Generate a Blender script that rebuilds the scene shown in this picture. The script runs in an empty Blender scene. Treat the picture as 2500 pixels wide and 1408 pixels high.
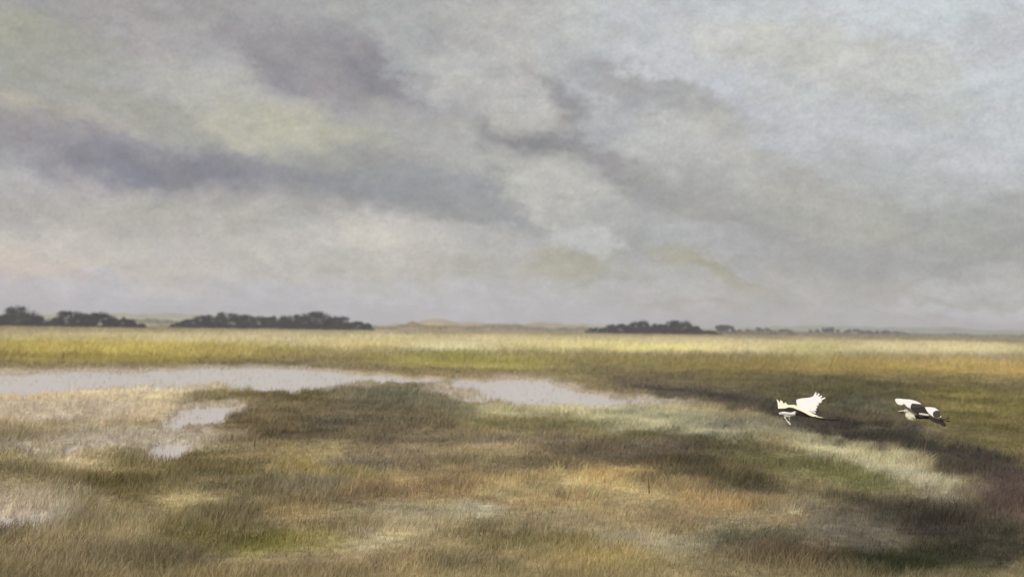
import bpy, bmesh, math, random
import numpy as np
from mathutils import Vector, Matrix, noise as mnoise
from mathutils.bvhtree import BVHTree

random.seed(7); rng = np.random.default_rng(11)
S = bpy.context.scene
COL = S.collection
W, H = 2500.0, 1408.0
FPX = 2680.0                      # focal length in photo pixels
HC = 4.0                          # eye height above the marsh
SLOPE = 0.0135                    # the horizon drops slightly to the right
HORC = 786 + SLOPE*1250           # horizon height in the middle of the frame

def lin(c):
    c = np.asarray(c, float)/255.0
    return np.where(c <= 0.04045, c/12.92, ((c+0.055)/1.055)**2.4)

# ------------------------------------------------------------------ camera
pitch = math.atan((HORC-H/2)/FPX)
roll = math.atan(SLOPE)
cam_d = bpy.data.cameras.new('camera'); cam = bpy.data.objects.new('camera', cam_d); COL.objects.link(cam)
R = Matrix.Rotation(math.pi/2+pitch, 3, 'X') @ Matrix.Rotation(roll, 3, 'Z')
cam.matrix_world = Matrix.Translation((0, 0, HC)) @ R.to_4x4()
cam_d.sensor_width = 36; cam_d.lens = 36*FPX/W
cam_d.clip_start = 0.1; cam_d.clip_end = 30000
cam_d.dof.use_dof = True; cam_d.dof.focus_distance = 20.5; cam_d.dof.aperture_fstop = 0.65
S.camera = cam
Rn = np.array(R)

def ray(px, py):
    v = R @ Vector(((px-W/2)/FPX, -(py-H/2)/FPX, -1)); return v.normalized()
def ground_at(px, py, z=0.0):
    d = ray(px, py); t = (z-HC)/d.z; return Vector((0, 0, HC))+d*t
def at_depth(px, py, y):
    d = ray(px, py); return Vector((0, 0, HC))+d*(y/d.y)
def to_px(x, y, z):               # world points -> photo pixels
    P = np.stack([x, y, z-HC], -1) @ Rn
    return W/2+FPX*P[..., 0]/(-P[..., 2]), H/2-FPX*P[..., 1]/(-P[..., 2])

# ------------------------------------------------------------------ helpers
def tag(o, label=None, cat=None, group=None, kind=None):
    if label: o['label'] = label
    if cat: o['category'] = cat
    if group: o['group'] = group
    if kind: o['kind'] = kind
    return o
def link(name, me, mat=None, parent=None):
    o = bpy.data.objects.new(name, me); COL.objects.link(o)
    if mat is not None and me is not None: me.materials.append(mat)
    if parent: o.parent = parent
    return o
def mesh_np(name, verts, quads=None, tris=None):
    me = bpy.data.meshes.new(name)
    nq = 0 if quads is None else len(quads); nt = 0 if tris is None else len(tris)
    me.vertices.add(len(verts)); me.vertices.foreach_set('co', np.asarray(verts, np.float32).ravel())
    loops = []
    if nq: loops.append(np.asarray(quads).ravel())
    if nt: loops.append(np.asarray(tris).ravel())
    li = np.concatenate(loops).astype(np.int32)
    me.loops.add(len(li)); me.loops.foreach_set('vertex_index', li)
    ls = np.concatenate([np.arange(nq)*4, nq*4+np.arange(nt)*3]).astype(np.int32)
    me.polygons.add(nq+nt); me.polygons.foreach_set('loop_start', ls)
    me.update(calc_edges=True); return me
def set_col(me, name, col):
    a = me.color_attributes.new(name, 'FLOAT_COLOR', 'POINT')
    c = np.ones((len(col), 4), np.float32); c[:, :3] = col; a.data.foreach_set('color', c.ravel())
def vnoise(x, y, scale, seed=0):  # smooth value noise, vectorised
    x = x/scale+seed*17.3; y = y/scale-seed*9.1
    xi = np.floor(x); yi = np.floor(y); fx = x-xi; fy = y-yi
    fx = fx*fx*(3-2*fx); fy = fy*fy*(3-2*fy)
    def h(a, b):
        s = np.sin(a*127.1+b*311.7+seed*74.7)*43758.5453; return s-np.floor(s)
    return (h(xi, yi)*(1-fx)+h(xi+1, yi)*fx)*(1-fy)+(h(xi, yi+1)*(1-fx)+h(xi+1, yi+1)*fx)*fy

class NT:
    def __init__(s, t): s.t = t; t.nodes.clear()
    def n(s, kind, **kw):
        nd = s.t.nodes.new(kind)
        for k, v in kw.items():
            if k.startswith('i_'):
                key = k[2:]; key = int(key) if key.isdigit() else key.replace('_', ' ')
                nd.inputs[key].default_value = v
            else: setattr(nd, k, v)
        return nd
    def l(s, a, b): s.t.links.new(a, b)
def new_mat(name):
    m = bpy.data.materials.new(name); m.use_nodes = True; return m, NT(m.node_tree)

def m_simple(name, col, rough=0.8, nscale=8, var=0.25, bump=0.0, attr=None, trans=0.0, spec=0.2):
    m, t = new_mat(name)
    out = t.n('ShaderNodeOutputMaterial')
    bs = t.n('ShaderNodeBsdfPrincipled'); bs.inputs['Roughness'].default_value = rough
    bs.inputs['Specular IOR Level'].default_value = spec
    tc = t.n('ShaderNodeTexCoord'); nz = t.n('ShaderNodeTexNoise', i_Scale=nscale, i_Detail=4.0)
    t.l(tc.outputs['Object'], nz.inputs['Vector'])
    mr = t.n('ShaderNodeMapRange'); mr.inputs['From Min'].default_value = .3; mr.inputs['From Max'].default_value = .7
    mr.inputs['To Min'].default_value = 1-var; mr.inputs['To Max'].default_value = 1+var
    t.l(nz.outputs['Fac'], mr.inputs['Value'])
    vm = t.n('ShaderNodeVectorMath', operation='SCALE')
    if attr:
        at = t.n('ShaderNodeAttribute', attribute_name=attr); t.l(at.outputs['Color'], vm.inputs[0])
    else: vm.inputs[0].default_value = tuple(col)
    t.l(mr.outputs[0], vm.inputs['Scale']); t.l(vm.outputs[0], bs.inputs['Base Color'])
    if bump:
        b = t.n('ShaderNodeBump', i_Strength=bump); t.l(nz.outputs['Fac'], b.inputs['Height']); t.l(b.outputs[0], bs.inputs['Normal'])
    if trans:
        tr = t.n('ShaderNodeBsdfTranslucent'); t.l(vm.outputs[0], tr.inputs['Color'])
        mx = t.n('ShaderNodeMixShader', i_Fac=trans); t.l(bs.outputs[0], mx.inputs[1]); t.l(tr.outputs[0], mx.inputs[2])
        t.l(mx.outputs[0], out.inputs['Surface'])
    else: t.l(bs.outputs[0], out.inputs['Surface'])
    return m

# ------------------------------------------------------------------ sky
SUN_EL, SUN_AZ = math.radians(42), math.radians(-150)   # azimuth from +Y towards +X
w = bpy.data.worlds.new('World'); S.world = w; w.use_nodes = True
t = NT(w.node_tree)
tc = t.n('ShaderNodeTexCoord'); sep = t.n('ShaderNodeSeparateXYZ'); t.l(tc.outputs['Generated'], sep.inputs[0])
az = t.n('ShaderNodeMath', operation='ARCTAN2'); t.l(sep.outputs['X'], az.inputs[0]); t.l(sep.outputs['Y'], az.inputs[1])
el = t.n('ShaderNodeMath', operation='ARCSINE'); t.l(sep.outputs['Z'], el.inputs[0])
cmb = t.n('ShaderNodeCombineXYZ'); t.l(az.outputs[0], cmb.inputs[0]); t.l(el.outputs[0], cmb.inputs[1])
cm1 = t.n('ShaderNodeCombineXYZ', i_2=1.0); t.l(az.outputs[0], cm1.inputs[0]); t.l(el.outputs[0], cm1.inputs[1])
def wnoise(scale, detail, mscale=(1, 1, 1), rot=0.0, rough=.5, dist=0.0):
    mp = t.n('ShaderNodeMapping'); mp.inputs['Scale'].default_value = mscale; mp.inputs['Rotation'].default_value = (0, 0, rot)
    t.l(cmb.outputs[0], mp.inputs['Vector'])
    nz = t.n('ShaderNodeTexNoise', i_Scale=scale, i_Detail=detail, i_Roughness=rough, i_Distortion=dist)
    t.l(mp.outputs[0], nz.inputs['Vector']); return nz
wn = wnoise(9.0, 4.0, (1, 1.8, 1), .25, .55)
sb = t.n('ShaderNodeVectorMath', operation='SUBTRACT'); t.l(wn.outputs['Color'], sb.inputs[0]); sb.inputs[1].default_value = (.5, .5, .5)
sc = t.n('ShaderNodeVectorMath', operation='MULTIPLY'); t.l(sb.outputs[0], sc.inputs[0]); sc.inputs[1].default_value = (.11, .05, 0)
wp = t.n('ShaderNodeVectorMath', operation='ADD'); t.l(cm1.outputs[0], wp.inputs[0]); wn2 = wnoise(34.0, 5.0, (1, 1.5, 1), .4, .68)
sb2 = t.n('ShaderNodeVectorMath', operation='SUBTRACT'); t.l(wn2.outputs['Color'], sb2.inputs[0]); sb2.inputs[1].default_value = (.5, .5, .5)
sc2 = t.n('ShaderNodeVectorMath', operation='MULTIPLY'); t.l(sb2.outputs[0], sc2.inputs[0]); sc2.inputs[1].default_value = (.085, .040, 0)
sc3 = t.n('ShaderNodeVectorMath', operation='ADD'); t.l(sc.outputs[0], sc3.inputs[0]); t.l(sc2.outputs[0], sc3.inputs[1])
t.l(sc3.outputs[0], wp.inputs[1])
def azel(px, py):
    d = ray(px, py); return math.atan2(d.x, d.y), math.asin(d.z)
base = (172, 171, 168)
cur = t.n('ShaderNodeRGB'); cur.outputs[0].default_value = (*lin(base), 1); cur = cur.outputs[0]
# cloud masses: centre, half sizes (photo px), tilt (deg, clockwise on screen), colour, strength
SKY = [
 (350,20,520,120,0,(152,149,147),.8),(1000,40,420,130,0,(166,166,164),.8),(1500,60,380,160,0,(188,189,185),.8),(2100,90,760,260,0,(197,201,203),1),
 (2380,60,360,170,0,(203,209,214),.9),(1950,150,330,90,10,(200,198,188),.8),(2240,125,150,45,15,(180,178,168),.55),(2480,90,110,60,0,(182,180,175),.5),
 (1750,265,420,130,5,(192,194,198),.8),(2250,300,260,120,0,(180,183,178),.7),(2500,260,160,140,0,(198,202,208),.8),
 (80,90,200,70,5,(163,163,142),.8),(60,230,240,90,0,(160,159,146),.7),(60,290,180,70,0,(182,172,154),.7),(330,210,260,110,20,(166,164,158),.6),
 (500,150,330,90,30,(172,168,166),.6),(560,185,120,70,10,(178,178,180),.5),(860,190,320,100,12,(136,132,136),1),(720,95,150,60,0,(158,154,154),.5),
 (1000,90,150,60,60,(176,177,178),.5),(1200,60,220,70,40,(186,184,178),.6),(1060,200,160,60,60,(172,172,170),.5),
 (1200,210,150,80,10,(190,190,188),.7),
 (900,260,280,50,25,(160,155,156),.6),(650,275,300,70,12,(184,182,170),.75),(730,335,260,70,12,(184,182,160),.9),(850,370,160,60,10,(176,174,156),.6),
 (380,285,200,40,15,(160,158,144),.6),(1050,330,240,60,20,(176,175,166),.6),
 (120,350,420,60,6,(142,138,144),.9),(300,410,260,70,8,(140,137,144),.8),(560,445,420,70,6,(126,123,131),1),(760,462,240,44,3,(124,121,131),.9),(320,425,110,45,5,(128,126,140),.7),
 (1020,480,420,110,8,(143,142,144),.95),(1180,530,340,70,6,(142,142,144),.8),(1450,560,420,60,6,(150,150,151),.8),(700,540,300,30,3,(150,148,152),.4),
 (1360,335,240,120,35,(130,127,128),1),(1500,420,220,80,35,(148,146,146),.7),(1620,255,260,40,22,(152,149,147),.8),(1800,300,220,30,22,(172,171,166),.6),
 (1480,300,130,50,10,(176,176,174),.5),(1560,340,200,50,10,(186,189,192),.6),(1780,370,280,60,15,(192,190,182),.7),(2200,370,300,80,15,(194,196,200),.7),
 (1360,480,190,80,20,(192,190,182),.95),(1440,470,120,60,30,(184,182,176),.6),(1255,245,120,58,22,(196,194,185),.8),(1180,215,170,50,15,(188,187,182),.5),
 (1900,470,420,90,15,(176,175,168),.7),(1830,545,340,90,15,(153,151,149),.85),(2250,520,420,110,18,(160,158,152),.85),(2150,430,260,60,25,(186,189,190),.6),
 (2350,480,220,50,25,(184,186,186),.6),(2460,620,220,130,0,(156,156,152),.7),(1980,520,200,50,20,(178,176,166),.5),
 (1740,590,260,50,12,(180,180,184),.7),(2020,650,320,60,8,(157,156,155),.8),(2280,665,200,50,0,(152,152,152),.7),(1560,560,240,60,10,(164,163,162),.6),
 (200,540,480,90,4,(184,179,172),.8),(620,560,480,90,2,(178,174,166),.8),(170,510,120,50,0,(172,166,144),.6),(60,480,240,80,0,(174,170,172),.6),
 (900,590,260,70,0,(188,184,180),.8),(950,600,170,60,5,(208,201,192),.9),(1180,590,220,45,3,(190,187,184),.7),(1425,592,100,40,8,(196,196,198),.8),
 (150,650,480,70,2,(206,197,188),.9),(30,675,200,60,0,(212,194,182),.7),(600,640,480,70,2,(192,186,182),.8),(1100,660,360,60,2,(182,179,172),.7),
 (1400,645,140,38,3,(164,160,136),.8),(1200,680,200,50,0,(172,170,160),.4),
 (1640,632,110,20,25,(162,158,136),.7),(1740,672,130,22,26,(158,154,130),.85),(1850,712,120,24,14,(156,151,126),.8),
 (400,745,900,60,1,(190,188,197),.95),(1200,750,500,60,1,(189,189,194),.9),(1600,730,300,40,2,(184,184,184),.7),
 (1690,748,180,12,3,(164,158,150),.6),(2100,750,420,60,3,(172,170,166),.7),(2350,718,150,25,5,(186,186,188),.7),(2360,779,230,16,3,(196,196,205),.8),
 (2000,770,240,25,3,(178,177,177),.6),(2480,700,150,40,0,(182,183,184),.6),
]
for (px, py, rx, ry, rot, c, a) in SKY:
    ca, ce = azel(px, py)
    th = -math.radians(rot)-roll; sx = FPX/(rx*1.22); sy = FPX/(ry*1.36)
    A1 = (math.cos(th)*sx, math.sin(th)*sx); B1 = (-math.sin(th)*sy, math.cos(th)*sy)
    du = t.n('ShaderNodeVectorMath', operation='DOT_PRODUCT'); t.l(wp.outputs[0], du.inputs[0]); du.inputs[1].default_value = (*A1, -(A1[0]*ca+A1[1]*ce))
    dv = t.n('ShaderNodeVectorMath', operation='DOT_PRODUCT'); t.l(wp.outputs[0], dv.inputs[0]); dv.inputs[1].default_value = (*B1, -(B1[0]*ca+B1[1]*ce))
    uu = t.n('ShaderNodeMath', operation='MULTIPLY'); t.l(du.outputs['Value'], uu.inputs[0]); t.l(du.outputs['Value'], uu.inputs[1])
    ln = t.n('ShaderNodeMath', operation='MULTIPLY_ADD'); t.l(dv.outputs['Value'], ln.inputs[0]); t.l(dv.outputs['Value'], ln.inputs[1]); t.l(uu.outputs[0], ln.inputs[2])
    mr = t.n('ShaderNodeMapRange', interpolation_type='SMOOTHERSTEP')
    mr.inputs['From Min'].default_value = 1.0; mr.inputs['From Max'].default_value = 0.0
    mr.inputs['To Min'].default_value = 0.0; mr.inputs['To Max'].default_value = a*.9
    t.l(ln.outputs[0], mr.inputs['Value'])
    mx = t.n('ShaderNodeMix', data_type='RGBA')
    t.l(mr.outputs[0], mx.inputs[0]); t.l(cur, mx.inputs[6]); mx.inputs[7].default_value = (*lin(c), 1)
    cur = mx.outputs[2]
def modulate(cur, nz, lo, hi):
    mr = t.n('ShaderNodeMapRange'); mr.inputs['From Min'].default_value = .25; mr.inputs['From Max'].default_value = .75
    mr.inputs['To Min'].default_value = lo; mr.inputs['To Max'].default_value = hi
    t.l(nz.outputs['Fac'], mr.inputs['Value'])
    v = t.n('ShaderNodeVectorMath', operation='SCALE'); t.l(cur, v.inputs[0]); t.l(mr.outputs[0], v.inputs['Scale']); return v.outputs[0]
cur = modulate(cur, wnoise(15, 6, (1, 1.9, 1), .3, .70, .5), .86, 1.14)
cur = modulate(cur, wnoise(44, 6, (1, 1.6, 1), .5, .78, .4), .83, 1.17)
# faint warm, green and lilac tints through the cloud
tn = wnoise(22, 4, (1, 1.6, 1), .2, .65)
t1 = t.n('ShaderNodeVectorMath', operation='SUBTRACT'); t.l(tn.outputs['Color'], t1.inputs[0]); t1.inputs[1].default_value = (.5, .5, .5)
t2_ = t.n('ShaderNodeVectorMath', operation='MULTIPLY'); t.l(t1.outputs[0], t2_.inputs[0]); t2_.inputs[1].default_value = (.10, .08, .18)
t3_ = t.n('ShaderNodeVectorMath', operation='ADD'); t.l(t2_.outputs[0], t3_.inputs[0]); t3_.inputs[1].default_value = (1, 1, 1)
t4_ = t.n('ShaderNodeVectorMath', operation='MULTIPLY'); t.l(cur, t4_.inputs[0]); t.l(t3_.outputs[0], t4_.inputs[1]); cur = t4_.outputs[0]
tintn = t.n('ShaderNodeVectorMath', operation='MULTIPLY'); t.l(cur, tintn.inputs[0]); tintn.inputs[1].default_value = (1.015, .998, .98); cur = tintn.outputs[0]
cur = modulate(cur, wnoise(420, 3, (1, 1.25, 1), -.5, .9, .9), .74, 1.26)
# an overcast sky is brighter overhead than near the horizon
zb = t.n('ShaderNodeMapRange', interpolation_type='SMOOTHSTEP'); t.l(el.outputs[0], zb.inputs['Value'])
zb.inputs['From Min'].default_value = math.radians(21); zb.inputs['From Max'].default_value = math.radians(60)
zb.inputs['To Min'].default_value = 2**-.8; zb.inputs['To Max'].default_value = 2.1*2**-.8
cloud = t.n('ShaderNodeBackground'); t.l(cur, cloud.inputs['Color']); t.l(zb.outputs[0], cloud.inputs['Strength'])
skyt = t.n('ShaderNodeTexSky', sky_type='NISHITA', sun_disc=False, sun_elevation=SUN_EL, sun_rotation=SUN_AZ)
skyb = t.n('ShaderNodeBackground'); skyb.inputs['Strength'].default_value = 0.1; t.l(skyt.outputs[0], skyb.inputs['Color'])
mxs = t.n('ShaderNodeMixShader', i_Fac=0.95); t.l(skyb.outputs[0], mxs.inputs[1]); t.l(cloud.outputs[0], mxs.inputs[2])
wo = t.n('ShaderNodeOutputWorld'); t.l(mxs.outputs[0], wo.inputs['Surface'])

sd = bpy.data.lights.new('sun', 'SUN'); sd.energy = 1.5; sd.angle = math.radians(14); sd.color = (1, .95, .86)
so = bpy.data.objects.new('sun', sd); COL.objects.link(so)
sv = Vector((math.sin(SUN_AZ)*math.cos(SUN_EL), math.cos(SUN_AZ)*math.cos(SUN_EL), math.sin(SUN_EL)))
so.rotation_euler = (sv).to_track_quat('Z', 'Y').to_euler(); so.location = (0, 0, 200)

# ------------------------------------------------------------------ what grows where
# patches of vegetation: centre, half sizes (photo px at the ground), tilt, colour, strength
VEG = [
 (1250,840,3000,45,.8,(168,158,122),1),
 (300,856,900,40,.8,(166,152,76),1),(200,880,600,22,.8,(140,128,62),.7),(1000,850,500,28,.8,(172,160,108),.8),(1150,885,520,34,1.5,(148,140,72),1),(1100,850,220,20,0,(190,186,152),.7),
 (1700,905,700,50,3,(128,118,66),.9),(1500,850,500,26,.8,(192,182,118),.8),(2150,900,700,38,1,(148,130,68),.9),(2400,905,360,40,1,(156,136,76),.9),(2300,852,460,26,1,(184,174,132),.9),(1980,858,200,50,0,(150,146,92),.6),
 (1480,905,300,40,0,(120,112,74),.7),(1620,930,300,30,4,(106,94,72),.7),
 (150,975,700,100,1,(170,158,134),1),(60,1010,420,90,0,(176,160,128),.9),(420,950,360,50,0,(176,166,148),.7),(280,1010,340,60,0,(170,156,128),.9),
 (180,1035,160,24,0,(120,106,72),.5),(370,1052,100,26,0,(112,98,56),.8),(330,1090,420,60,0,(162,150,128),.8),(560,1075,200,50,0,(128,114,86),.8),
 (560,975,240,24,0,(112,102,66),.9),(760,965,260,45,-4,(90,82,52),1),(960,975,260,60,0,(100,98,80),.95),(700,1030,300,70,0,(112,98,68),.95),(650,1055,220,40,0,(98,84,56),.7),
 (920,1040,420,90,0,(94,86,66),1),(1000,1080,380,60,0,(92,82,64),.9),(1250,1010,260,40,0,(146,142,112),.8),(1120,1000,120,40,0,(96,96,78),.6),
 (1550,1020,460,50,3,(160,154,122),1),(1250,1045,240,40,0,(98,94,58),.85),(1470,1045,260,32,2,(100,98,62),.9),(1300,1095,360,60,3,(98,88,78),.9),
 (2100,980,700,110,6,(88,82,58),1),(2400,1000,360,130,10,(108,100,54),1),(2450,1080,260,100,10,(96,88,52),.9),
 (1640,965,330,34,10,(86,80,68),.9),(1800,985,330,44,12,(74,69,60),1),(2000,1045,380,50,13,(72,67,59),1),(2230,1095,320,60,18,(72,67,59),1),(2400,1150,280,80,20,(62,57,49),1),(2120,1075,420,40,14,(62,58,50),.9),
 (2060,950,200,40,0,(96,94,56),.5),(2120,1000,150,40,0,(98,98,80),.5),
 (1660,1050,400,60,8,(148,144,116),1),(1850,1060,180,26,6,(140,136,116),.7),(1980,1085,260,36,12,(126,122,100),.7),
 (1740,1095,240,34,5,(86,80,52),.9),(2050,1120,280,50,16,(146,142,110),.9),(2200,1175,340,70,20,(150,145,118),1),(2270,1215,190,50,20,(160,154,130),.8),
 (1350,1125,380,60,0,(86,76,58),1),(1650,1140,480,85,4,(74,66,50),1),(1950,1150,380,50,10,(96,94,58),.9),(2080,1185,260,50,14,(100,100,60),.8),(1750,1185,440,60,5,(74,68,48),1),(1560,1100,260,50,0,(94,84,70),.8),
 (1550,1075,160,30,0,(100,96,64),.6),
 (150,1125,380,64,0,(160,147,122),.9),(40,1150,260,50,0,(128,116,80),.8),(500,1145,180,50,0,(88,86,42),.95),(400,1150,360,60,0,(116,104,66),.8),(300,1130,200,30,0,(128,118,76),.5),
 (640,1130,260,50,0,(130,114,76),.85),(760,1160,220,46,5,(158,140,84),.7),(880,1175,220,46,5,(146,136,82),.7),(620,1160,120,26,0,(92,84,44),.6),
 (960,1130,260,60,0,(110,98,82),.8),(1100,1160,260,50,0,(104,94,70),.8),(1180,1110,260,50,0,(132,120,90),.7),
 (270,1200,320,70,0,(90,80,46),1),(380,1210,200,50,0,(108,98,66),.6),(80,1240,280,80,0,(158,146,122),.95),(60,1280,220,60,0,(160,150,136),.9),
 (600,1210,360,60,0,(122,112,78),.8),(800,1200,260,40,0,(134,124,100),.7),(470,1240,180,50,5,(150,136,94),.85),
 (940,1215,220,70,0,(130,110,78),.9),(1180,1200,380,70,3,(140,120,82),.95),(1400,1215,420,70,2,(148,134,94),1),(1330,1240,260,40,0,(132,114,80),.8),(1560,1240,180,50,10,(136,122,90),.7),(1700,1215,240,50,10,(116,102,74),.85),(1500,1170,200,40,0,(144,124,82),.7),
 (720,1265,180,60,0,(138,120,82),.9),(540,1280,260,60,0,(104,94,66),.9),(300,1300,300,60,0,(134,124,94),.8),(1000,1275,300,60,0,(140,130,104),.9),(1180,1260,150,40,0,(154,146,122),.8),
 (1400,1290,320,60,0,(132,120,92),.8),(1850,1270,380,60,6,(146,124,82),.9),(1950,1262,170,30,-5,(146,138,114),.7),(1780,1300,220,60,-20,(126,118,94),.6),(1620,1280,200,50,0,(126,110,82),.7),
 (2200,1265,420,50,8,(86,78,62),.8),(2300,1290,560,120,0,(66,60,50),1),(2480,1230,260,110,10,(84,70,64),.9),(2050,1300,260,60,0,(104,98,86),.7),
 (630,1340,210,60,0,(116,110,42),.95),(500,1330,260,50,0,(92,86,48),.8),(760,1340,220,50,0,(136,126,72),.7),(950,1320,240,50,-15,(148,138,110),.8),(1100,1360,260,60,0,(124,112,84),.8),
 (150,1370,420,90,0,(124,112,84),.9),(450,1385,360,60,0,(108,98,70),.8),(850,1395,360,60,0,(130,114,84),.8),(1250,1335,260,50,0,(96,88,58),.8),(1450,1370,260,80,0,(132,118,74),.9),
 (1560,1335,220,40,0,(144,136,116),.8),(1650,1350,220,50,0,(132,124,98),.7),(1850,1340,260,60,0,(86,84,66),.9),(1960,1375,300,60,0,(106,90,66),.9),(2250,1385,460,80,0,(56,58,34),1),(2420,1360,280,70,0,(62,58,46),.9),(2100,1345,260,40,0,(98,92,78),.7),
]
# open water: same form, last number is depth weight
POOL = [
 (250,932,560,42,1,.72),(620,922,520,34,1.2,1.3),(680,945,260,28,0,1.2),(900,926,320,14,2.5,1.2),(60,945,260,40,0,.8),
 (1290,958,230,48,4,1.15),(1420,978,200,34,5,.9),(1160,938,90,16,0,.9),(1560,985,200,20,4,.45),
 (500,1022,140,44,-6,.78),(430,1045,90,26,0,.45),(400,1106,130,36,-5,.70),(210,1105,180,20,0,.6),(40,1275,140,44,0,.5),(60,1110,140,22,0,.5),(120,1010,460,60,0,.30),(350,1075,380,50,0,.30),(1150,960,200,40,4,.32),(760,950,300,20,0,.35),
]
def patches(px, py, table, warp=True):
    if warp:
        lg = np.log(np.maximum(py-780, 5))
        wx = (vnoise(px, py*2.2, 120, 1)-.5)*60+(vnoise(px, py*2.5, 40, 2)-.5)*56+(vnoise(px, py*2.5, 15, 12)-.5)*26
        wy = (vnoise(px, py*2.2, 110, 3)-.5)*18+(vnoise(px, py*2.5, 36, 4)-.5)*20+(vnoise(px, py*2.5, 13, 14)-.5)*9
        k = np.clip((py-850)/250, .25, 1); qx = px+wx*np.clip(k*1.2, .5, 1); qy = py+wy*k
    else: qx, qy = px, py
    for it in table:
        cx, cy, rx, ry, rot = it[:5]; a = math.radians(rot)
        dx, dy = qx-cx, qy-cy
        u = (dx*math.cos(a)+dy*math.sin(a))/(rx*.85); v = (-dx*math.sin(a)+dy*math.cos(a))/(ry*.95)
        d = np.sqrt(u*u+v*v); s = np.clip(1-d, 0, 1); s = s*s*s*(s*(s*6-15)+10)
        yield it, s
VBASE = (122, 110, 78)
def soften(c):                    # greys and lifts plant colours to offset bounce light between blades
    g_ = c.mean(-1, keepdims=True); return np.clip((c*.80+g_*.20)*1.30, 0, .8)
def veg_colour(x, y):             # display-referred colour of the plants at ground points
    px, py = to_px(x, y, np.zeros_like(x))
    c = np.empty(x.shape+(3,)); c[:] = lin(VBASE)
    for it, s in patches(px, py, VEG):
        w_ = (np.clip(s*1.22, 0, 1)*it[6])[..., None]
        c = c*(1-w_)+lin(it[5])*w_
    near = np.clip(60/np.maximum(y, 1), 0, 1)
    b = near*(.34*(vnoise(x, y*.8, .55, 43)-.5)+.42*(vnoise(x, y*.8, 1.3, 41)-.5)+.40*(vnoise(x+y*.3, y*.7, 3.4, 42)-.5))
    b = b+.30*(vnoise(x+y*.2, y*.45, 11, 44)-.5)+.22*(vnoise(x-y*.15, y*.3, 34, 45)-.5)
    c = c*(1.10+b*1.15)[..., None]*np.stack([1+b*.10, 1+b*.04, 1-b*.22], -1)
    m_ = pool_mask(x, y)[..., None]; wet = np.clip((m_-.02)*4, 0, 1)*.75      # pale wet silt round the pools
    c = c*(1-wet)+lin((160, 149, 134))*wet
    return soften(c)
def pool_mask(x, y):
    px, py = to_px(x, y, np.zeros_like(x)); m = np.zeros_like(x)
    for it, s in patches(px, py, POOL): m = np.maximum(m, np.clip(s*1.6, 0, 1)*it[5])
    m = m*(.62+.4*vnoise(px, py*3, 45, 8)+.36*vnoise(px, py*4, 16, 18))
    return m
GA = 1.0          # display colour -> reflectance under this light
def ground_z(x, y, m):
    n = (vnoise(x, y, 3.1, 5)-.5)*.10+(vnoise(x, y, 11, 6)-.5)*.14+(vnoise(x, y, 60, 7)-.5)*.1
    n = n+(vnoise(x, y*.6, .9, 9)-.5)*.08+(vnoise(x, y*.4, 2.6, 10)-.5)*.08
    return .13+n*np.clip(y/40, .5, 1) - np.clip((m-.22)*1.2, 0, .6)

# ------------------------------------------------------------------ ground
ys = np.geomspace(2.0, 5200, 620)
us = np.concatenate([np.linspace(-2.2, -.62, 30, endpoint=False), np.linspace(-.62, .62, 520), np.linspace(.62, 2.2, 31)[1:]])
Y, U = np.meshgrid(ys, us, indexing='ij'); X = np.clip(U*Y, -5200, 5200)*1.0
far = Y > 2300; X = np.where(far, U*Y*.999, X)
Mk = pool_mask(X, Y); Z = ground_z(X, Y, Mk)
nr, nc = X.shape
idx = np.arange(nr*nc).reshape(nr, nc)
quads = np.stack([idx[:-1, :-1], idx[:-1, 1:], idx[1:, 1:], idx[1:, :-1]], -1).reshape(-1, 4)
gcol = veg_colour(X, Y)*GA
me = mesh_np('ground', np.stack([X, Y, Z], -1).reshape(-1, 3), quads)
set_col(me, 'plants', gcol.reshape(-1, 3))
m_ground = m_simple('marsh_ground', None, 1.0, 3.5, .35, .6, attr='plants', spec=.05)
g = link('ground', me, m_ground); tag(g, kind='structure')
me.polygons.foreach_set('use_smooth', np.ones(len(me.polygons), bool))
# ground behind the viewer
me = mesh_np('ground', [(-5200, -150, .1), (5200, -150, .1), (5200, 1.95, .1), (-5200, 1.95, .1)], [(0, 1, 2, 3)])
set_col(me, 'plants', np.tile(soften(lin(VBASE)), (4, 1))); gb = link('ground', me, m_ground); tag(gb, kind='structure')

# ------------------------------------------------------------------ water
m, t2 = new_mat('marsh_water')
out = t2.n('ShaderNodeOutputMaterial'); bs = t2.n('ShaderNodeBsdfPrincipled')
bs.inputs['Base Color'].default_value = (.56, .52, .51, 1); bs.inputs['Roughness'].default_value = .22; bs.inputs['IOR'].default_value = 1.33
bs.inputs['Specular IOR Level'].default_value = .8
tcx = t2.n('ShaderNodeTexCoord'); mp = t2.n('ShaderNodeMapping'); mp.inputs['Scale'].default_value = (.6, 2.2, 1); t2.l(tcx.outputs['Object'], mp.inputs[0])
nz = t2.n('ShaderNodeTexNoise', i_Scale=1.1, i_Detail=5.0); t2.l(mp.outputs[0], nz.inputs['Vector'])
bp = t2.n('ShaderNodeBump', i_Strength=.22, i_Distance=.06); t2.l(nz.outputs['Fac'], bp.inputs['Height']); t2.l(bp.outputs[0], bs.inputs['Normal'])
t2.l(bs.outputs[0], out.inputs['Surface'])
me = mesh_np('water', [(-300, 10, 0), (300, 10, 0), (300, 400, 0), (-300, 400, 0)], [(0, 1, 2, 3)])
wa = link('water', me, m); tag(wa, kind='structure')

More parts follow.
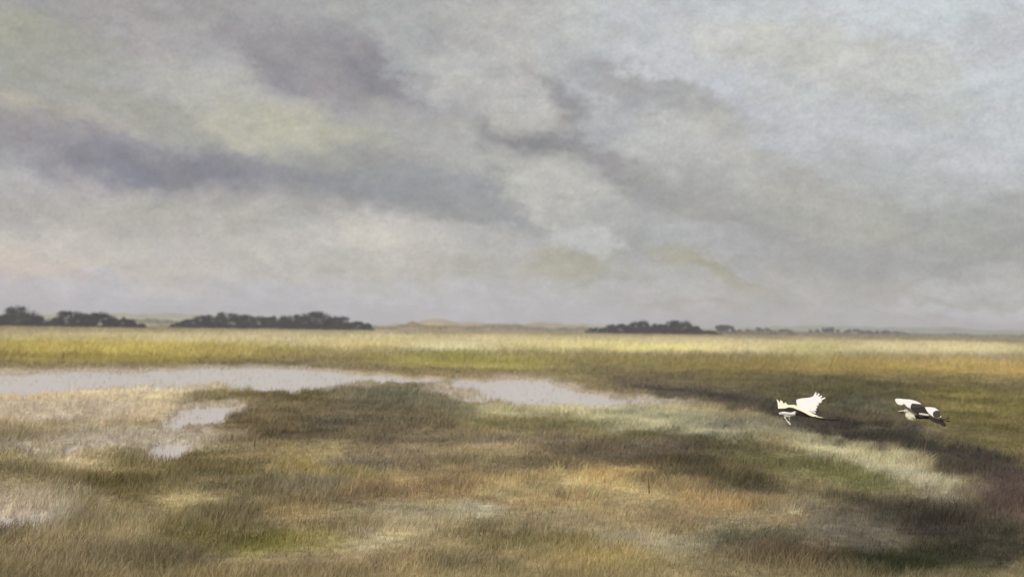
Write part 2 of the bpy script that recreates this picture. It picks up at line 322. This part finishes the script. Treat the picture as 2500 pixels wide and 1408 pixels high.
# ------------------------------------------------------------------ grass
def make_grass(N, y0, y1, umax, hmean, wbase, seed, name, label):
    r = np.random.default_rng(seed)
    y = np.exp(r.uniform(math.log(y0), math.log(y1), N)); u = r.uniform(-umax, umax, N); x = u*y
    # blades gather into tussocks
    cl = .55+.9*vnoise(x, y, np.maximum(.45, .02*y), 21)
    m_ = pool_mask(x, y); keep = (r.uniform(0, 1, N) < cl) & (r.uniform(0, 1, N) > np.clip((m_-.04)*1.5, 0, .972))
    x, y, m_ = x[keep], y[keep], m_[keep]; n = len(x)
    z = np.maximum(ground_z(x, y, m_)-.02, -.04)
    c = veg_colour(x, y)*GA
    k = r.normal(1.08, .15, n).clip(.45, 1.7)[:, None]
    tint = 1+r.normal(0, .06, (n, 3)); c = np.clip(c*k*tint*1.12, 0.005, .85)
    dist = (y/18)
    h = hmean*r.uniform(.5, 1.5, n)*dist**.28*(.5+1.5*vnoise(x, y, 1.5, 23)**1.8)
    wd = wbase*r.uniform(.6, 1.4, n)*dist**.85
    a = r.uniform(0, 2*math.pi, n); lean = r.uniform(.1, 1.0, n)*h; la = r.normal(.4, 1.3, n)
    dx, dy = np.cos(a)*wd/2, np.sin(a)*wd/2
    lx, ly = np.cos(la)*lean, np.sin(la)*lean
    P = np.stack([
        np.stack([x-dx, y-dy, z], -1), np.stack([x+dx, y+dy, z], -1),
        np.stack([x+dx*.8+lx*.35, y+dy*.8+ly*.35, z+h*.6], -1), np.stack([x-dx*.8+lx*.35, y-dy*.8+ly*.35, z+h*.6], -1),
        np.stack([x+lx, y+ly, z+h*.97], -1)], 1).reshape(-1, 3)
    b = np.arange(n)*5
    q = np.stack([b, b+1, b+2, b+3], -1); tr = np.stack([b+3, b+2, b+4], -1)
    me = mesh_np(name, P, q, tr); set_col(me, 'plants', np.repeat(c, 5, 0))
    o = link(name, me, m_blade); tag(o, label, 'grass', kind='stuff'); return o
m_blade = m_simple('marsh_grass', None, .9, 1.2, .12, 0, attr='plants', trans=.3, spec=.1)
make_grass(780000, 9.5, 140, .68, .135, .0105, 3, 'marsh_grass', 'mixed olive, rust and straw coloured marsh grass covering the near ground')
make_grass(14000, 12, 110, .68, .25, .0075, 9, 'tall_sedge', 'scattered taller sedge stems standing above the marsh grass')
make_grass(230000, 120, 1500, .68, .34, .012, 5, 'meadow_grass', 'yellow green meadow grass between the pools and the distant trees')

# ------------------------------------------------------------------ distant rise of land
prof = [(-2600,14),(-900,16),(0,18),(200,24),(340,28),(430,27),(560,20),(760,12),(900,6),(960,9),(990,14),(1020,21),(1060,23),(1110,18),(1160,15),(1250,15),(1350,18),(1440,14),(1700,8),(1900,14),(2050,18),(2200,17),(2350,20),(2500,14),(3400,16),(5000,14)]
pxs = np.array([p[0] for p in prof]); pv = np.array([p[1] for p in prof])
YR = 3600.0
cols = 500; gx = np.linspace(-2600, 5000, cols)
hgt = np.interp(gx, pxs, pv)+(np.array([vnoise(gx, gx*0, 34, 31)-.5, vnoise(gx, gx*0, 11, 32)-.5]).T @ np.array([5, 5.]))
hgt = np.maximum(hgt, 4)*YR/FPX+HC
xr = (gx-W/2)/FPX*YR
cs = [(0, 0), (60, .55), (140, .85), (260, 1), (420, .9), (700, .0)]
V = []; C_ = []
for (dy, f) in cs:
    V.append(np.stack([xr, YR+dy+0*xr, np.maximum(hgt*f, -.2)+.05], -1))
    tan = np.exp(-((gx-1040)/90)**2)[:, None]; mid = np.clip((gx-960)/60, 0, 1)*np.clip((1480-gx)/80, 0, 1)
    cc = lin((150,148,120))*(1-mid[:, None])+lin((150,136,100))*mid[:, None]; cc = cc*(1-.6*tan)+lin((176,150,110))*.6*tan
    rightc = np.clip((gx-1750)/400, 0, 1)[:, None]; cc = cc*(1-rightc)+lin((128,134,116))*rightc
    C_.append(cc*1.0)
V = np.concatenate(V); C_ = np.concatenate(C_); ii = np.arange(len(cs)*cols).reshape(len(cs), cols)
q = np.stack([ii[:-1, :-1], ii[:-1, 1:], ii[1:, 1:], ii[1:, :-1]], -1).reshape(-1, 4)
me = mesh_np('hills', V, q); set_col(me, 'plants', C_)
me.polygons.foreach_set('use_smooth', np.ones(len(me.polygons), bool))
hl = link('hills', me, m_simple('hill_scrub', None, 1, .03, .3, 0, attr='plants', spec=0)); tag(hl, kind='structure')

# ------------------------------------------------------------------ low scrub in front of the rise
def scrub():
    r = np.random.default_rng(77); N = 60000
    Yd = np.exp(r.uniform(math.log(1500), math.log(3300), N)); pxx = r.uniform(-900, 3400, N)
    hpx = (5+9*vnoise(pxx, pxx*0, 60, 51)+7*vnoise(pxx, pxx*0, 17, 52)+3*vnoise(pxx, pxx*0, 5, 53)-3)*np.interp(pxx, [-900, 880, 930, 970, 1000, 1060, 1150, 1440, 2000, 2600, 3400], [1.1, 1.1, .2, .5, 1.3, 1.6, 1.1, .9, .35, .35, .4])
    topz = np.maximum(hpx-HC*FPX/3300*0, 1.5)/FPX*Yd*.8+2.5
    z = topz*np.sqrt(r.uniform(0, 1, N)); x = (pxx-W/2)/FPX*Yd
    p = np.stack([x, Yd, z], -1); sz = (1.1*Yd/1500)[:, None]*r.uniform(.5, 1.4, (N, 1))
    a1 = r.normal(0, 1, (N, 3)); a1 /= np.linalg.norm(a1, axis=1)[:, None]; a2 = np.cross(a1, r.normal(0, 1, (N, 3))); a2 /= np.linalg.norm(a2, axis=1)[:, None]
    P = np.stack([p-a1*sz, p+a2*sz*.7, p+a1*sz, p-a2*sz*.7], 1).reshape(-1, 3)
    me = mesh_np('distant_scrub', P, np.arange(N*4).reshape(-1, 4))
    tan = (np.exp(-((pxx-1060)/110)**2)+.35*np.exp(-((pxx-1280)/170)**2))[:, None].clip(0, 1)
    c = lin((140, 138, 116))*(1-tan)+lin((158, 138, 100))*tan; c = c*r.uniform(.7, 1.3, (N, 1))
    set_col(me, 'plants', np.repeat(c, 4, 0))
    o = link('distant_scrub', me, m_simple('scrub_leaves', None, 1, .05, .2, 0, attr='plants', trans=.2, spec=0)); tag(o, 'low olive and tan scrub fading into mist along the horizon', 'scrub', kind='stuff')
scrub()

# ------------------------------------------------------------------ trees
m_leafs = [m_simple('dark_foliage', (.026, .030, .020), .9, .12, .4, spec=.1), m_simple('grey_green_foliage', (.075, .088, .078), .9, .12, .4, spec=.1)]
m_bark = m_simple('bark', (.05, .042, .034), .95, 2, .3)
def tree(px, top, hw, basey, Y0, label, cat='tree', group=None, leaf=0, seed=0):
    r = np.random.default_rng(100+seed)
    bpnt = at_depth(px, basey, Y0); zt = at_depth(px, top+.10*(basey-top), Y0).z
    hgt_ = zt; rw = 1.14*hw/FPX*Y0
    root = bpy.data.objects.new('broadleaf_tree' if cat == 'tree' else 'bush', None); COL.objects.link(root)
    root.location = (bpnt.x, Y0, 0.1); tag(root, label, cat, group)
    # crown: leaf-sized faces gathered into clumps
    K = 54; n_per = int(125*max(1, rw*hgt_/220)**.4)
    pts = []
    for k in range(K):
        a = r.uniform(0, 2*math.pi); q_ = math.sqrt(r.uniform(0, 1)); zz = r.uniform(.0, 1) if k > 18 else r.uniform(.0, .22)
        if k <= 18: q_ *= 1.22
        lim = math.sqrt(max(0, 1-(max(0, zz-.28)/.74)**2))
        c = np.array([math.cos(a)*q_*rw*lim*1.1, math.sin(a)*q_*rw*.7*lim, zz*hgt_*.86])
        rad = r.uniform(.16, .3)*min(rw, hgt_)*.95
        d = r.normal(0, 1, (n_per, 3)); d /= np.linalg.norm(d, axis=1)[:, None]
        pts.append(c+d*(rad*r.uniform(.35, 1.12, (n_per, 1)))*np.array([1.15, 1, .8]))
    p = np.concatenate(pts); p[:, 2] = np.maximum(p[:, 2], .3+r.uniform(0, .8, len(p))); n = len(p)
    sz = (.62*Y0/1000)*r.uniform(.5, 1.5, (n, 1))
    a1 = r.normal(0, 1, (n, 3)); a1 /= np.linalg.norm(a1, axis=1)[:, None]
    a2 = np.cross(a1, r.normal(0, 1, (n, 3))); a2 /= np.linalg.norm(a2, axis=1)[:, None]
    P = np.stack([p-a1*sz, p+a2*sz*.6, p+a1*sz, p-a2*sz*.6], 1).reshape(-1, 3)
    me = mesh_np('crown', P, np.arange(n*4).reshape(-1, 4)); link('crown', me, m_leafs[leaf], root)
    # trunk and limbs
    bm = bmesh.new()
    def limb(p0, p1, r0, r1):
        p0, p1 = Vector(p0), Vector(p1); d = (p1-p0).normalized(); s = d.orthogonal().normalized(); u_ = d.cross(s); rings = []
        for f in (0, .5, 1):
            c0 = p0.lerp(p1, f); rr = r0+(r1-r0)*f
            rings.append([bm.verts.new(c0+(s*math.cos(t_)+u_*math.sin(t_))*rr) for t_ in [i*math.pi/4 for i in range(8)]])
        for A, B in zip(rings, rings[1:]):
            for i in range(8): bm.faces.new((A[i], A[(i+1) % 8], B[(i+1) % 8], B[i]))
    tr_ = .035*hgt_; limb((0, 0, -.2), (0, 0, hgt_*.5), tr_, tr_*.55)
    for i in range(6):
        a = i*1.05+r.uniform(0, .5); z0 = hgt_*r.uniform(.18, .5)
        limb((0, 0, z0), (math.cos(a)*rw*.6, math.sin(a)*rw*.45, z0+hgt_*r.uniform(.12, .35)), tr_*.45, tr_*.12)
    me = bpy.data.meshes.new('trunk'); bm.to_mesh(me); bm.free(); link('trunk', me, m_bark, root)
    return root
D = 'dark rounded '
TREES = [
 (-28,764,50,799,980,'dark bushy tree cut by the left edge of the view, end of the left copse',0),
 (50,741,44,799,960,'tallest dark tree of the left copse with a ragged pointed top',0),
 (112,767,40,799,975,'low dark tree filling the dip just right of the tallest left copse tree',0),
 (172,754,50,799,960,'broad dark dome shaped tree, second hump of the left copse',0),
 (236,758,44,799,970,'dark tree on the right shoulder of the broad dome in the left copse',0),
 (288,771,34,799,965,'smaller dark tree where the left copse slopes down',0),
 (326,784,24,799,975,'lowest dark bush at the right tip of the left copse',0),
 (455,777,30,802,1120,'low dark bush at the left tip of the middle copse',0),
 (500,765,38,802,1100,'dark tree climbing from the left tip of the middle copse',0),
 (547,758,44,802,1090,'broad dark tree forming the left hump of the middle copse',0),
 (612,764,44,802,1100,'flat topped dark tree right of the left hump of the middle copse',0),
 (674,767,40,802,1110,'low dark tree at the centre dip of the middle copse',0),
 (728,763,36,802,1100,'dark tree leaning on the left side of the peak of the middle copse',0),
 (774,753,42,802,1090,'tallest domed dark tree at the peak of the middle copse',0),
 (826,768,34,802,1105,'dark tree sloping down from the peak of the middle copse',0),
 (872,783,30,802,1115,'small dark bush at the trailing right tip of the middle copse',0),
 (1464,797,26,816,1200,'low dark bush at the left tip of the right hand copse',0),
 (1510,788,36,816,1190,'dark tree between the left tip and the first crest of the right hand copse',0),
 (1565,780,34,817,1170,'dark tree with a small tufted top, first crest of the right hand copse',0),
 (1612,788,30,817,1185,'dark tree in the saddle between the two crests of the right hand copse',0),
 (1655,778,38,817,1170,'tall dark domed tree, second crest of the right hand copse',0),
 (1696,794,26,818,1190,'dark tree on the falling right side of the right hand copse',0),
 (1728,806,22,818,1200,'lowest dark bush at the right tip of the right hand copse',0),
 (1766,793,26,817,1750,'grey green tree standing just clear to the right of the dark copse',1),
 (1804,806,22,817,1800,'low grey green bush trailing right of the small isolated grey tree',1),
 (1858,800,32,818,1900,'hazy grey tree, left half of the small pair beyond the dark copse',1),
 (1914,804,30,818,1950,'hazy grey tree, right half of the small pair beyond the dark copse',1),
 (2022,800,42,822,2050,'hazy tree at the left end of the long grey copse above the birds',1),
 (2084,803,38,822,2100,'hazy tree second from the left in the long grey copse',1),
 (2142,806,36,823,2100,'hazy tree third from the left in the long grey copse',1),
 (2190,810,26,823,2150,'small hazy tree at the right end of the long grey copse',1),
 (2298,817,28,827,2300,'faint grey tree, left of the last three near the right edge',1),
 (2340,815,30,828,2300,'faint blue grey tree, middle of the last three near the right edge',1),
 (2392,822,26,829,2350,'faintest low tree, right of the last three near the right edge',1),
]
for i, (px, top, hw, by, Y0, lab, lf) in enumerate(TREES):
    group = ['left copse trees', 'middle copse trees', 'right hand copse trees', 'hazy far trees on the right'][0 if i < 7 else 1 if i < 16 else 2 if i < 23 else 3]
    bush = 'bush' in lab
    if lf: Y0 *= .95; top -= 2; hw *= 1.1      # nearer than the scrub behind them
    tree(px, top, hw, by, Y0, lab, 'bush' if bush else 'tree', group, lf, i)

# ------------------------------------------------------------------ lone stalks in the grass
m_stalk = m_simple('dry_stalk', (.035, .03, .022), .9, 20, .3)
for (px, pb, pt, lab, lean) in [
    (152, 889, 853, 'thin dark reed stalk standing alone at the far left edge of the pool', .1),
    (621, 1101, 1068, 'thin dark stalk standing alone in brown grass right of the small pools', .03),
    (1585, 1206, 1163, 'thin dark stalk rising above the orange grass patch', -.04),
    (2018, 934, 908, 'thin dark stalk in the green grass above the left bird', .02)]:
    b0 = ground_at(px, pb, .1); ht = (pb-pt)/FPX*b0.y
    bm = bmesh.new(); rings = []
    for f in np.linspace(0, 1, 7):
        c0 = Vector((lean*ht*f*f, .05*ht*f, ht*f-.05)); rr = max(.008, .0012*b0.y)*.5*(1-.75*f)
        rings.append([bm.verts.new(c0+Vector((math.cos(a)*rr, math.sin(a)*rr, 0))) for a in [k*math.pi/3 for k in range(6)]])
    for A, B in zip(rings, rings[1:]):
        for k in range(6): bm.faces.new((A[k], A[(k+1) % 6], B[(k+1) % 6], B[k]))
    for k in range(3):            # short side leaves
        z0 = ht*(.35+.2*k); s = (-1)**k; ln_ = ht*.16
        v = [bm.verts.new(p_) for p_ in ((lean*ht*.3, 0, z0), (lean*ht*.3+s*ln_*.5, 0, z0+ln_*.7), (lean*ht*.3+s*ln_, 0, z0+ln_), (lean*ht*.3+s*ln_*.45, 0, z0+ln_*.55))]
        bm.faces.new(v)
    me = bpy.data.meshes.new('reed_stalk'); bm.to_mesh(me); bm.free()
    o = link('reed_stalk', me, m_stalk); o.location = b0; tag(o, lab, 'reed', 'lone stalks in the marsh')

# ------------------------------------------------------------------ birds
def pmat(name, c, rough=.85, var=.08, sc=60): return m_simple(name, tuple(lin(c)), rough, sc, var, .15)
M_white = pmat('white_plumage', (224, 220, 218)); M_cream = pmat('cream_plumage', (238, 230, 206)); M_dark = pmat('dark_shade_plumage', (66, 59, 56), .9, .3)  # the dark one is shade painted into the white birds
M_brown = pmat('brown_shade_plumage', (96, 78, 62), .9, .3); M_bill = pmat('bill_horn', (34, 32, 32), .5); M_leg = pmat('leg_skin', (38, 35, 34), .6); M_billw = pmat('pale_bill', (228, 220, 205), .6)  # the brown is painted shade on the left bird's lower body
PM = [M_white, M_cream, M_dark, M_brown]
YB = 20.5
class Bird:
    def __init__(s, ox, oy, sc, cx, cy):
        s.ox, s.oy, s.sc = ox, oy, sc
        s.o = at_depth(ox+cx/sc, oy+cy/sc, YB)
        s.parts = []              # (bmesh data, material index)
    def P(s, x, y, d=0.0):
        p = at_depth(s.ox+x/s.sc, s.oy+y/s.sc, YB+d); return p-s.o
    def tube(s, pts, mi=0, flat=1.0, ns=14):     # pts: x, y, depth, radius (zoom px)
        bm = bmesh.new(); k = YB/FPX/s.sc; c = [s.P(x, y, d) for x, y, d, r in pts]
        # smooth resampling
        n = 5*(len(pts)-1)+1; cc = []; rr = []
        for i in range(n):
            f = i/5; a = min(int(f), len(pts)-2); g_ = f-a
            p0 = c[max(a-1, 0)]; p1 = c[a]; p2 = c[a+1]; p3 = c[min(a+2, len(c)-1)]
            q_ = .5*((2*p1)+(p2-p0)*g_+(2*p0-5*p1+4*p2-p3)*g_*g_+(3*p1-p0-3*p2+p3)*g_**3)
            cc.append(q_); e = g_*g_*(3-2*g_); rr.append((pts[a][3]*(1-e)+pts[a+1][3]*e)*k)
        rings = []
        for i, p in enumerate(cc):
            d = (cc[min(i+1, n-1)]-cc[max(i-1, 0)]).normalized()
            sd_ = d.cross(Vector((0, 1, 0))).normalized(); up = Vector((0, 1, 0))-d*d.y; up.normalize()
            rings.append([bm.verts.new(p+(sd_*math.cos(t_)+up*math.sin(t_)*flat)*rr[i]) for t_ in [j*2*math.pi/ns for j in range(ns)]])
        for A, B in zip(rings, rings[1:]):
            for j in range(ns): bm.faces.new((A[j], A[(j+1) % ns], B[(j+1) % ns], B[j]))
        bm.faces.new(rings[0][::-1]); bm.faces.new(rings[-1])
        bmesh.ops.recalc_face_normals(bm, faces=bm.faces); s.parts.append((bm, mi)); return bm
    def slab(s, poly, depth, mi=0, th=.012):     # poly in zoom px; depth(x, y) in metres; a cambered, feathered sheet with thickness
        from mathutils.geometry import tessellate_polygon
        pts = [(float(x), float(y)) for x, y in poly]
        tris = [tuple(q_) for q_ in tessellate_polygon([[Vector((x, y, 0)) for x, y in pts]])]
        for _ in range(3):        # split every triangle in four so the sheet can bend
            mid = {}; new = []
            def m_(i, j):
                k_ = (min(i, j), max(i, j))
                if k_ not in mid: pts.append(((pts[i][0]+pts[j][0])/2, (pts[i][1]+pts[j][1])/2)); mid[k_] = len(pts)-1
                return mid[k_]
            for (i, j, k_) in tris:
                a_, b_, c_ = m_(i, j), m_(j, k_), m_(k_, i); new += [(i, a_, c_), (a_, j, b_), (c_, b_, k_), (a_, b_, c_)]
            tris = new
        k = th/2; b2 = bmesh.new()
        fm = [b2.verts.new(s.P(x, y, depth(x, y)-k)) for x, y in pts]; bk = [b2.verts.new(s.P(x, y, depth(x, y)+k)) for x, y in pts]
        cnt = {}
        for (i, j, l_) in tris:
            b2.faces.new((fm[i], fm[j], fm[l_])); b2.faces.new((bk[l_], bk[j], bk[i]))
            for e in ((i, j), (j, l_), (l_, i)): cnt.setdefault((min(e), max(e)), []).append(e)
        for v in cnt.values():
            if len(v) == 1: i, j = v[0]; b2.faces.new((fm[j], fm[i], bk[i], bk[j]))
        bmesh.ops.recalc_face_normals(b2, faces=b2.faces); s.parts.append((b2, mi))
    def child(s, name, bm, mat, parent):
        me = bpy.data.meshes.new(name); bm.to_mesh(me); bm.free(); o = link(name, me, mat, parent)
        for p in me.polygons: p.use_smooth = True
        return o
    def build(s, name, label, recolour=None):
        me = bpy.data.meshes.new('tmp'); all_ = bmesh.new(); trees = []
        for bm, mi in s.parts:
            trees.append((BVHTree.FromBMesh(bm), mi)); m0 = bpy.data.meshes.new('p'); bm.to_mesh(m0); all_.from_mesh(m0); bpy.data.meshes.remove(m0); bm.free()
        all_.to_mesh(me); all_.free()
        o = bpy.data.objects.new('tmp', me); COL.objects.link(o)
        md = o.modifiers.new('r', 'REMESH'); md.mode = 'VOXEL'; md.voxel_size = .0036
        sm = o.modifiers.new('s', 'SMOOTH'); sm.factor = .4; sm.iterations = 2
        dg = bpy.context.evaluated_depsgraph_get(); m2 = bpy.data.meshes.new_from_object(o.evaluated_get(dg))
        bpy.data.objects.remove(o); m2.name = name
        m2.materials.clear()
        for m_ in PM: m2.materials.append(m_)
        for p in m2.polygons:
            c = p.center; best = min(((tr_.find_nearest(c)[3] or 0), mi) for tr_, mi in trees); p.material_index = best[1]; p.use_smooth = True
            if recolour:
                q_ = s.o+c; ux, uy = to_px(np.float64(q_.x), np.float64(q_.y), np.float64(q_.z))
                p.material_index = recolour((ux-s.ox)*s.sc, (uy-s.oy)*s.sc, c, p.normal, best[1])
        ob = link(name, m2); ob.location = s.o; tag(ob, label, 'bird', 'white birds flying over the marsh'); return ob

# --- left bird, wings raised
A = Bird(1860, 940, 2500/220, 1150, 760)
A.tube([(470,790,-.13,20),(540,780,-.13,40),(620,778,-.13,46),(720,790,-.13,44),(800,800,-.12,46),(880,795,-.09,58),(960,750,-.03,80),(1100,745,0,92),(1260,790,0,82),(1400,845,0,52),(1540,885,0,26),(1700,905,0,9)], 0)
A.tube([(600,820,-.13,22),(680,850,-.13,26),(770,850,-.12,30),(860,820,-.10,26)], 0)                  # fold of the neck
# near wing, lifted towards the viewer
A.slab([(410,385),(450,410),(500,480),(518,405),(565,440),(608,515),(652,465),(695,522),(740,545),(890,540),(960,560),(1080,625),(1250,700),(1420,790),(1560,850),(1430,872),(1330,840),(1200,770),(1050,700),(950,655),(850,622),(750,612),(620,640),(450,645),(440,520)],
       lambda x, y: -.05-.05*max(0, (1150-x)/730)**1.2-.00045*(y-620), 1, .016)
# far wing
A.slab([(955,405),(1000,385),(1090,362),(1330,338),(1420,308),(1465,235),(1500,175),(1520,215),(1500,295),(1575,218),(1605,240),(1560,325),(1655,280),(1680,305),(1610,375),(1765,328),(1755,368),(1640,425),(1680,450),(1620,490),(1560,500),(1585,555),(1520,565),(1545,630),(1490,640),(1530,700),(1470,705),(1505,780),(1420,775),(1300,740),(1150,690),(985,600),(962,500)],
       lambda x, y: .05+.4*min(1.2, max(0, (700-y)/420))**1.1, 0, .016)
# shade under the near wing and flank, painted as a dark sheet
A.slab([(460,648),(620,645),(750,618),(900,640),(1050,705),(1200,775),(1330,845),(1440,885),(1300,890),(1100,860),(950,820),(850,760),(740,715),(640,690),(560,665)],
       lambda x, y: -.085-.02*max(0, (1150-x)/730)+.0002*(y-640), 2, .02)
A.slab([(600,870),(660,870),(690,960),(760,1010),(815,1085),(770,1105),(720,1040),(665,960)], lambda x, y: -.14, 0, .012)       # loose breast plumes
A.slab([(720,860),(790,860),(765,910),(780,965),(762,962),(745,905)], lambda x, y: -.12, 0, .01)
def rcA(x, y, c, n, mi):  # paints shade on the lower body, darkest on downward faces
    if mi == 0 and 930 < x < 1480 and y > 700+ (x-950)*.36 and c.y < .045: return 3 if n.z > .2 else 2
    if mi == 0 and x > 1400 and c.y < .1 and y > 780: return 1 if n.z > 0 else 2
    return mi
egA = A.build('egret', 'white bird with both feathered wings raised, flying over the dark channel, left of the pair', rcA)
A.child('bill', A.tube([(480,795,-.13,20),(410,808,-.13,13),(320,820,-.13,4)], 2), M_bill, egA); A.parts.pop()
for sgn in (-1, 1):
    b_ = A.tube([(1420,880,.03*sgn,13),(1600,925+6*sgn,.03*sgn,11),(1820,955+8*sgn,.03*sgn,10),(1990,968+8*sgn,.03*sgn,9)], 2); A.parts.pop()
    lg = A.child('leg', b_, M_leg, egA)
    ft = bmesh.new()
    b_ = A.tube([(1985,968+8*sgn,.03*sgn,11),(2070,960+10*sgn,.03*sgn,14),(2165,965+14*sgn,.035*sgn,5)], 2); A.parts.pop(); ft.free()
    A.child('foot', b_, M_leg, lg)
for sgn in (-1, 1):
    eb = bmesh.new(); bmesh.ops.create_icosphere(eb, subdivisions=2, radius=.006, matrix=Matrix.Translation(A.P(535, 770, -.13+.026*sgn))); A.child('eye', eb, M_bill, egA)

# --- right bird, wings bowed downward stroke
B = Bird(2160, 950, 2500/180, 1300, 850)
B.tube([(640,745,0,26),(700,735,0,56),(770,745,0,70),(850,820,0,92),(900,900,0,112),(1000,930,0,100),(1150,920,0,90),(1330,920,0,80),(1520,950,0,66),(1700,1000,0,42),(1880,1050,0,24),(1990,1080,0,12)], 0)
B.tube([(735,800,0,40),(780,900,0,80),(850,975,0,84),(960,1000,0,60),(1100,1010,0,36),(1215,1005,0,10)], 1)    # hanging breast
# near wing arching up and forward
B.slab([(350,332),(400,314),(520,312),(660,330),(830,338),(960,365),(1080,405),(1180,450),(1270,520),(1340,595),(1400,690),(1450,770),(1510,840),(1500,890),(1380,900),(1260,960),(1180,950),(1100,890),(1050,800),(960,730),(900,695),(860,650),(780,610),(730,565),(680,505),(630,492),(600,528),(540,535),(460,512),(395,460),(358,395)],
       lambda x, y: -.09-.06*max(0, (1250-x)/900)**1.1-.0006*(y-600 if y < 600 else 0), 0, .016)
# far wing
B.slab([(1360,598),(1480,598),(1600,604),(1700,625),(1790,680),(1860,750),(1885,830),(1900,900),(1960,965),(1900,985),(1800,955),(1650,930),(1560,870),(1480,800),(1420,720)],
       lambda x, y: .08+.45*min(1, max(0, (950-y)/350)), 0, .014)
# hanging tail coverts, their shade painted dark
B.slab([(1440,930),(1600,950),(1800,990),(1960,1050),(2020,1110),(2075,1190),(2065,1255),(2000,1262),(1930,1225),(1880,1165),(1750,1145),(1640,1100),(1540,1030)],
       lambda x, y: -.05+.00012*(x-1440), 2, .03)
def rcB(x, y, c, n, mi):  # paints wing and underside shade into the plumage as dark patches
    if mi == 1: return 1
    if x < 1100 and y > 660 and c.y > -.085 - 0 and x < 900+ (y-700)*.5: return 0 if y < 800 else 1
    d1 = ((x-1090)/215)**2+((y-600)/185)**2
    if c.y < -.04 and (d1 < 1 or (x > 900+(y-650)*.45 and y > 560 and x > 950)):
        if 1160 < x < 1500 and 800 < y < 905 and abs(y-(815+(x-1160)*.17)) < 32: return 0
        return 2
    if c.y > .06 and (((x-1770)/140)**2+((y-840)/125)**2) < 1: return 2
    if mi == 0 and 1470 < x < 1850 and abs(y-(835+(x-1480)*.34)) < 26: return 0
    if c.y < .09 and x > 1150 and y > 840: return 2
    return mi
egB = B.build('egret', 'white egret with bowed wings, their shade painted as black patches, right of the two birds', rcB)
b_ = B.tube([(650,728,0,24),(540,735,0,16),(430,750,0,4)], 0); B.parts.pop(); up = B.child('bill', b_, M_billw, egB)
b_ = B.tube([(660,775,0,18),(560,782,0,14),(420,785,0,4)], 0); B.parts.pop(); lw = B.child('bill', b_, M_bill, egB); lw['label'] = 'black lower half of the bill'
for sgn in (-1, 1):
    b_ = B.tube([(1850,1020,.03*sgn,14),(1960,1030+14*sgn,.03*sgn,12),(2080,1035+28*sgn,.03*sgn,11)], 2); B.parts.pop(); lg = B.child('leg', b_, M_leg, egB)
    b_ = B.tube([(2075,1035+28*sgn,.03*sgn,12),(2140,1032+42*sgn,.03*sgn,22),(2235,1020+45*sgn,.035*sgn,5)], 2); B.parts.pop(); B.child('foot', b_, M_leg, lg)
for sgn in (-1, 1):
    eb = bmesh.new(); bmesh.ops.create_icosphere(eb, subdivisions=2, radius=.006, matrix=Matrix.Translation(B.P(700, 730, .036*sgn))); B.child('eye', eb, M_bill, egB)

# ------------------------------------------------------------------ haze
x0, x1, y0, y1, z0, z1 = -12500, 12500, -200, 5400, -1.6, 75
bm = bmesh.new(); bmesh.ops.create_cube(bm, size=1, matrix=Matrix.Translation(((x0+x1)/2, (y0+y1)/2, (z0+z1)/2)) @ Matrix.Diagonal((x1-x0, y1-y0, z1-z0, 1)))
me = bpy.data.meshes.new('haze'); bm.to_mesh(me); bm.free()
m, t3 = new_mat('haze_air'); out = t3.n('ShaderNodeOutputMaterial'); pvn = t3.n('ShaderNodeVolumePrincipled')
pvn.inputs['Color'].default_value = (.93, .93, 1.0, 1); pvn.inputs['Density'].default_value = .00019; pvn.inputs['Anisotropy'].default_value = 0.0
t3.l(pvn.outputs[0], out.inputs['Volume'])
hz = link('haze', me, m); tag(hz, 'pale even mist lying over the whole marsh', 'haze', kind='stuff')

# ------------------------------------------------------------------ render settings
S.render.engine = 'CYCLES'
S.cycles.max_bounces = 4; S.cycles.diffuse_bounces = 2; S.cycles.glossy_bounces = 2; S.cycles.volume_bounces = 0
S.view_settings.view_transform = 'Standard'; S.view_settings.look = 'None'
S.view_settings.exposure = 0.8; S.view_settings.gamma = 1
S.render.resolution_x = 1024; S.render.resolution_y = 576
